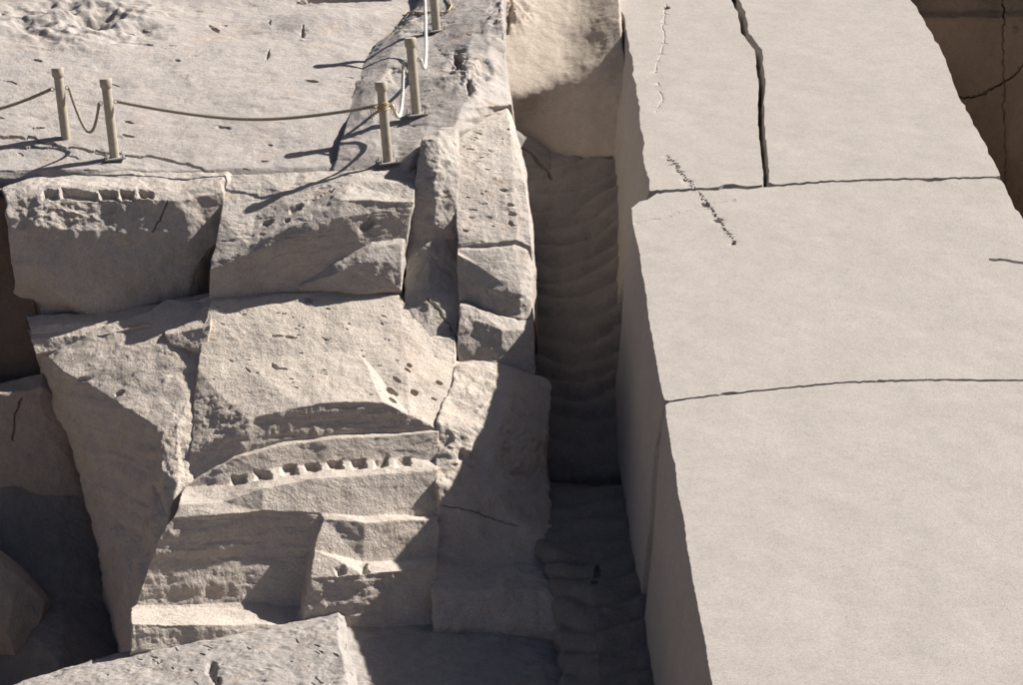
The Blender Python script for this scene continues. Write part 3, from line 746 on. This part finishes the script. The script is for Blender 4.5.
for rows, label in ((
    [[(26, 316, 3.98), (95, 314, 3.93), (150, 305, 3.88), (212, 292, 3.88)],
     [(30, 326, 3.73), (100, 324, 3.63), (150, 312, 3.63), (214, 297, 3.48)],
     [(32, 334, 3.63), (100, 332, 3.53), (150, 320, 3.53), (214, 306, 3.38)],
     [(34, 342, 3.78), (100, 340, 3.68), (150, 328, 3.63), (214, 316, 3.48)]], 'thin split granite sheet wedged directly under the notched cliff block'),
   ([[(28, 330, 3.78), (80, 326, 3.68), (120, 322, 3.58), (160, 316, 3.48)],
     [(32, 340, 3.53), (70, 336, 3.48), (110, 330, 3.38), (150, 322, 3.33)],
     [(36, 354, 3.38), (66, 348, 3.38), (105, 335, 3.28), (148, 325, 3.23)],
     [(40, 366, 3.58), (66, 358, 3.48), (105, 345, 3.43), (148, 335, 3.38)]], 'wedge shaped granite sheet lying on the back of the tall spur'),
   ([[(166, 328, 3.18), (185, 320, 3.23), (212, 306, 3.28)],
     [(164, 336, 2.88), (186, 332, 2.83), (210, 326, 2.78)],
     [(168, 344, 2.78), (188, 350, 2.63), (206, 352, 2.53)],
     [(170, 352, 2.88), (188, 358, 2.78), (206, 360, 2.68)]], 'small dark granite chunk lodged between the spur and the pale slab')):
    rk = Rock().loft(rows).close((0, 0.35, -0.2))
    tag(rk.build('rock_sheet', M_TAN, L=0.022, rnd=1, warp=0.05, wl=0.45, fine=0.014), label, 'rock')

# far-left masses
lw = Rock().loft([
    [(-140, 184, 4.7), (0, 188, 4.65), (30, 190, 4.65)],
    [(-140, 198, 4.45), (0, 198, 4.4), (30, 200, 4.4)],
    [(-140, 290, 4.2), (4, 288, 4.15), (32, 290, 4.15)],
    [(-140, 350, 4.0), (18, 345, 3.9), (40, 342, 3.9)],
    [(-140, 400, 3.85), (20, 392, 3.75), (44, 378, 3.75)],
    [(-140, 430, 3.9), (20, 425, 3.8), (46, 420, 3.8)]]).close((0, 0.6, -0.4))
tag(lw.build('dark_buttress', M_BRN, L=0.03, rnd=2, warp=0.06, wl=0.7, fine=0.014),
    'dark brown granite buttress next to the notched cliff block', 'rock')
l2 = Rock().loft([
    [(-140, 375, 3.5), (0, 384, 3.4), (42, 374, 3.4), (70, 395, 3.5)],
    [(-140, 392, 3.1), (0, 396, 3.1), (42, 388, 3.15), (70, 405, 3.3)],
    [(-140, 440, 2.95), (0, 440, 2.95), (50, 436, 3.0), (85, 445, 3.2)],
    [(-140, 490, 2.85), (0, 488, 2.85), (60, 484, 2.85), (100, 495, 3.0)],
    [(-140, 520, 2.9), (0, 520, 2.9), (60, 520, 2.9), (110, 525, 3.0)]]).close((0, 0.5, -0.4))
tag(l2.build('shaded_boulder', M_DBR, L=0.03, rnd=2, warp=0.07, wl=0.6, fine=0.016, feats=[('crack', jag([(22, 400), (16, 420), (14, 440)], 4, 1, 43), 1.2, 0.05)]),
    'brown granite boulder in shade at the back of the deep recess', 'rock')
hf = Rock().loft([
    [(-140, 484, 2.9), (0, 486, 2.9), (60, 484, 2.9), (120, 496, 2.9)],
    [(-140, 520, 2.6), (0, 520, 2.6), (60, 520, 2.6), (120, 525, 2.8)],
    [(-140, 600, 1.9), (0, 600, 1.9), (60, 602, 1.75), (125, 605, 2.1)],
    [(-140, 690, .8), (0, 690, .8), (60, 668, .5), (130, 665, 1.1)],
    [(-140, 800, -2.0), (0, 800, -2.0), (60, 800, -2.0), (140, 800, -1.5)]]).close((0, 0.5, -0.8))
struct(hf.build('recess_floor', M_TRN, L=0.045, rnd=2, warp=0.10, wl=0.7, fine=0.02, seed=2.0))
l3 = Rock().loft([
    [(-140, 520, 1.9), (-20, 535, 1.8), (20, 566, 1.75), (50, 600, 1.75)],
    [(-140, 535, 1.5), (-20, 545, 1.45), (18, 576, 1.4), (46, 604, 1.45)],
    [(-140, 580, 1.3), (-20, 580, 1.2), (14, 602, 1.15), (40, 622, 1.3)],
    [(-140, 615, 1.15), (-20, 612, 1.05), (8, 634, 1.0), (28, 658, 1.1)],
    [(-140, 650, 1.3), (-20, 650, 1.3), (8, 665, 1.2), (26, 690, 1.1)]]).close((0, 0.5, -0.3))
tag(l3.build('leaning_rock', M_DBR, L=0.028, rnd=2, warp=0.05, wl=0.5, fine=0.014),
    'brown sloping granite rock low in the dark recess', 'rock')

# foreground
fg = Rock().loft([
    [(10, 686, -1.1), (125, 652, -.7), (200, 636, -.7), (290, 620, -.6), (340, 610, -.55), (347, 614, -.6)],
    [(25, 690, -1.35), (125, 660, -1.0), (200, 646, -1.05), (290, 632, -1.0), (338, 622, -.95), (346, 628, -1.0)],
    [(30, 720, -2.2), (125, 695, -1.95), (200, 685, -1.95), (290, 672, -1.9), (342, 662, -1.85), (354, 672, -1.9)],
    [(30, 800, -4.2), (125, 790, -4.2), (200, 790, -4.2), (290, 790, -4.2), (352, 790, -4.2), (380, 795, -4.2)]]).close((0, 0.4, -0.6))
tag(fg.build('foreground_slab', M_GREY, L=0.026, rnd=2, warp=0.06, wl=0.6, fine=0.02, flake=0.012,
             feats=chips(30, 60, 340, 640, 684, 62, 20) + [('pit', 212, 672, 5, 11, -15, 0.08), ('pit', 218, 684, 4, 7, 0, 0.06)]),
    'sunlit low granite slab spread before the stepped quarry face', 'rock')
qf = Rock().loft([
    [(290, 612, -.3), (400, 612, -.4), (500, 612, -.4), (584, 612, -.3)],
    [(290, 632, -.9), (400, 630, -.8), (500, 630, -.78), (584, 632, -.7)],
    [(290, 690, -2.2), (400, 688, -2.1), (500, 688, -2.05), (588, 690, -2.1)],
    [(290, 800, -4.6), (400, 800, -4.6), (500, 800, -4.6), (600, 800, -4.6)]]).close((0, 0.4, -0.6))
struct(qf.build('quarry_floor', M_GREY, L=0.028, rnd=2, warp=0.07, wl=0.6, fine=0.02))

# wall beyond the obelisk on the right
rw = Rock().loft([
    [(860, -45, 16.6), (920, -42, 16.2), (1000, -40, 14.5), (1040, -40, 13.4), (1240, -40, 11.5)],
    [(860, -30, 15.6), (920, -28, 15.2), (1000, -26, 13.8), (1040, -26, 12.6), (1240, -26, 10.6)],
    [(860, 8, 15.2), (920, 10, 14.8), (1000, 12, 13.3), (1040, 10, 12.1), (1240, 5, 10.1)],
    [(860, 15, 14.8), (920, 17, 14.4), (1000, 19, 13.0), (1040, 17, 11.8), (1240, 12, 9.8)],
    [(860, 120, 14.6), (920, 112, 14.2), (1000, 90, 12.8), (1040, 80, 11.6), (1240, 60, 9.6)],
    [(860, 230, 14.3), (920, 225, 13.9), (1000, 215, 12.5), (1040, 205, 11.3), (1240, 190, 9.3)],
    [(860, 430, 14.0), (920, 430, 13.6), (1000, 430, 12.2), (1040, 430, 11.0), (1240, 430, 9.0)]], False).close((0.6, 1.5, -0.2))
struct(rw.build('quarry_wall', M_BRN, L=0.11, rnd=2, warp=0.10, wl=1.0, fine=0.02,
                feats=[('crack', jag([(950, 99), (975, 97), (1003, 85), (1030, 62)], 3, 1.2, 50), 0.9, 0.10), ('crack', jag([(1004, 0), (1002, 40), (1003, 85), (1006, 150), (1004, 230)], 3, 1.0, 51), 0.8, 0.08),
                       ('bump', 1025, 150, 22, 70, 0, 0.25), ('pit', 1016, 30, 3, 3, 0, -0.05)]))

# ------------------------------------------------------------------ rope barrier
def tube(pts, rad, seg=10, closed=False, caps=True):
    P = np.array(pts, float); n = len(P); V = []; T = []
    tan = np.gradient(P, axis=0); tan /= np.linalg.norm(tan, axis=1)[:, None] + 1e-9
    ref = np.array([0.3, 0.2, 0.93]); 
    for i in range(n):
        a = np.cross(tan[i], ref); a /= np.linalg.norm(a) + 1e-9; b = np.cross(tan[i], a)
        r = rad[i] if hasattr(rad, '__len__') else rad
        for k in range(seg):
            t = 2 * math.pi * k / seg
            V.append(P[i] + r * (a * math.cos(t) + b * math.sin(t)))
    for i in range(n - 1):
        for k in range(seg):
            a, b = i * seg + k, i * seg + (k + 1) % seg; c, d = a + seg, b + seg
            T += [(a, d, c), (a, b, d)]
    if caps:
        V.append(P[0]); V.append(P[-1]); m = len(V)
        for k in range(seg):
            T.append((m - 2, (k + 1) % seg, k)); T.append((m - 1, (n - 1) * seg + k, (n - 1) * seg + (k + 1) % seg))
    return np.array(V), np.array(T)

def merge(parts):
    V = []; T = []; o = 0
    for v, t in parts:
        V.append(v); T.append(t + o); o += len(v)
    return np.concatenate(V), np.concatenate(T)

def lathe(profile, seg=28):
    V = []; T = []
    for r, z in profile:
        for k in range(seg):
            t = 2 * math.pi * k / seg; V.append((r * math.cos(t), r * math.sin(t), z))
    for i in range(len(profile) - 1):
        for k in range(seg):
            a, b = i * seg + k, i * seg + (k + 1) % seg; c, d = a + seg, b + seg
            T += [(a, b, d), (a, d, c)]
    V.append((0, 0, profile[0][1])); V.append((0, 0, profile[-1][1])); m = len(V); e = (len(profile) - 1) * seg
    for k in range(seg):
        T.append((m - 2, (k + 1) % seg, k)); T.append((m - 1, e + k, e + (k + 1) % seg))
    return np.array(V, float), np.array(T)

def add_part(name, VT, mat, parent, sharp=35):
    o = finish_mesh(name, VT[0], VT[1], mat, loc=(0, 0, 0)); o.parent = parent
    try: o.data.set_sharp_from_angle(angle=R(sharp))
    except Exception: pass
    return o

def boxm(x0, x1, y0, y1, z0, z1):
    V = np.array([(x, y, z) for z in (z0, z1) for y in (y0, y1) for x in (x0, x1)], float)
    Q = [(0, 2, 3, 1), (4, 5, 7, 6), (0, 1, 5, 4), (2, 6, 7, 3), (0, 4, 6, 2), (1, 3, 7, 5)]
    return V, np.array([t for q in Q for t in ((q[0], q[1], q[2]), (q[0], q[2], q[3]))])

dg = None
def ground(px, py, Yg):
    """first rock surface met by the sight line"""
    d = ray(px, py); d = d / np.linalg.norm(d)
    ok, loc, nor, idx, ob_, m = SC.ray_cast(dg, Vector(tuple(CAM)), Vector(tuple(d)), distance=80)
    return np.array(loc) if ok else at(px, py, Yg)

bpy.context.view_layer.update(); dg = bpy.context.evaluated_depsgraph_get()
PH = 1.13
posts = {}
def make_post(key, px, py, Yg, label, h=PH, plate=True, sink=0.0, lean=(0, 0)):
    p = ground(px, py, Yg)
    e = bpy.data.objects.new('barrier_post', None); COL.objects.link(e)
    tag(e, label, 'post', 'rope barrier posts on the rock')
    e.location = (p[0], p[1], p[2] - sink); e.rotation_euler = (lean[0], lean[1], 0.2)
    add_part('post_tube', lathe([(0.066, -0.05), (0.066, h - 0.12)]), M_POST, e)
    add_part('cap', lathe([(0.070, h - 0.13), (0.080, h - 0.127), (0.084, h - 0.118), (0.084, h - 0.012), (0.078, h - 0.002), (0.06, h)]), M_POST, e)
    if plate:
        pl_ = add_part('base_plate', boxm(-0.14, 0.14, -0.14, 0.14, 0.004, 0.022), M_STEEL, e)
        for sx in (-1, 1):
            for sy in (-1, 1):
                b = add_part('bolt', (lathe([(0.016, 0.022), (0.016, 0.045), (0.008, 0.046), (0.008, 0.08)], 8)), M_STEEL, pl_)
                b.location = (0.108 * sx, 0.108 * sy, 0)
    for s in (-1, 1):
        pts = [(s * (0.078 + 0.026 + 0.026 * math.cos(t)), 0, h * 0.70 + 0.026 * math.sin(t)) for t in np.linspace(0, 2 * math.pi, 17)]
        add_part('ring', tube(pts, 0.006, 6), M_STEEL, e)
    bpy.context.view_layer.update()
    posts[key] = (e, h * 0.70)
    return e
make_post('a', 66, 138, 5.5, 'khaki barrier post without visible base plate, its foot in the grit', h=1.0, plate=False)
make_post('b', 115, 159, 5.0, 'khaki barrier post on a bolted plate above the notched cliff block')
make_post('c', 388.5, 163, 4.6, 'khaki barrier post with yellow string tied round it')
make_post('d', 417, 115, 5.4, 'khaki barrier post on the ridge with white rope on both sides', h=1.1)
make_post('e', 437, 31, 7.8, 'khaki barrier post highest on the ridge, bolted beside brown string')

def rope_pts(a, b, sag, n=90):
    t = np.linspace(0, 1, n)[:, None]
    p = a + (b - a) * t
    p[:, 2] -= (sag * 4 * t * (1 - t))[:, 0]
    return p

def twisted(P, rad, pitch=0.11, seg=6):
    tan = np.gradient(P, axis=0); tan /= np.linalg.norm(tan, axis=1)[:, None]
    s = np.concatenate([[0], np.cumsum(np.linalg.norm(np.diff(P, axis=0), axis=1))])
    a = np.cross(tan, [0.1, 0.25, 0.96]); a /= np.linalg.norm(a, axis=1)[:, None]; b = np.cross(tan, a)
    parts = []
    for k in range(3):
        ph = 2 * math.pi * (s / pitch + k / 3.0)
        Q = P + rad * 0.52 * (a * np.cos(ph)[:, None] + b * np.sin(ph)[:, None])
        parts.append(tube(Q, rad * 0.56, seg))
    return merge(parts)

def ring_at(key, side):
    e, h = posts[key]
    return np.array(e.matrix_world @ Vector((side * 0.125, 0, h)))

def make_rope(a, b, sag, mat, rad, label):
    L = np.linalg.norm(b - a) + sag
    P = rope_pts(a, b, sag, int(L / 0.016))
    P[:, 2] += 0.01 * np.sin(np.linspace(0, 9, len(P)))
    V, T = twisted(P, rad)
    o = finish_mesh('rope', V, T, mat)
    return tag(o, label, 'rope', 'ropes of the barrier')
outl = ring_at('a', -1) + np.array([-2.2, -0.1, -0.02])
make_rope(outl, ring_at('a', -1), 0.22, M_ROPE, 0.024, 'brown rope leaving the plateless post away from the bolted ones')
make_rope(ring_at('a', 1), ring_at('b', -1), 0.5, M_ROPE, 0.022, 'short brown rope sagging in a deep loop between two close posts')
make_rope(ring_at('b', 1), ring_at('c', -1), 0.20, M_ROPE, 0.024, 'long brown rope slung across the terrace to the string-tied post')
make_rope(ring_at('c', 1), ring_at('d', -1), 0.42, M_ROPEW, 0.026, 'white rope sagging from the string-tied post to the ridge post')
make_rope(ring_at('d', 1), ring_at('e', -1), 0.58, M_ROPEW, 0.026, 'white rope climbing from the ridge post to the highest post')

# string knots on post c, brown cord by post e
e, h = posts['c']
c0 = np.array(e.location); parts = []
rk_ = random.Random(3)
for k in range(4):
    t = np.linspace(0, 2 * math.pi, 20)
    parts.append(tube([(c0[0] + (0.074 + rk_.uniform(0, .006)) * math.cos(a), c0[1] + 0.076 * math.sin(a), c0[2] + h - 0.03 + 0.02 * k + 0.02 * math.sin(a + k)) for a in t], 0.008, 6))
for sgn in (-1, 1):
    for k in range(3):
        x = c0[0] + sgn * (0.09 + 0.03 * k)
        parts.append(tube([(x, c0[1] - 0.07, c0[2] + h + 0.05), (x + sgn * 0.02, c0[1] - 0.085, c0[2] + h - 0.02), (x + sgn * 0.01, c0[1] - 0.08, c0[2] + h - 0.1 - 0.03 * k)], 0.006, 6))
V, T = merge(parts)
tag(finish_mesh('string_tie', V, T, M_STR), 'yellow string wound and knotted round the barrier post', 'string')
cord = [ground(x, y, 8.0) + np.array([0, 0, 0.015]) for x, y in ((404, 16), (408, 14), (413, 12.5), (419, 13.5), (424, 14), (429, 13))]
cord += [ground(x, y, 8.0) + np.array([0, -0.02, 0.02]) for x, y in ((444, 14), (449, 12), (452, 7), (450, 2), (447, -2))]
cp = []
for a, b in zip(cord[:-1], cord[1:]):
    for k in range(5): cp.append(a + (b - a) * k / 5)
tag(finish_mesh('loose_cord', *tube(cp + [cord[-1]], 0.014, 7), M_STR), 'loose brown cord lying on rock behind the highest post', 'cord')
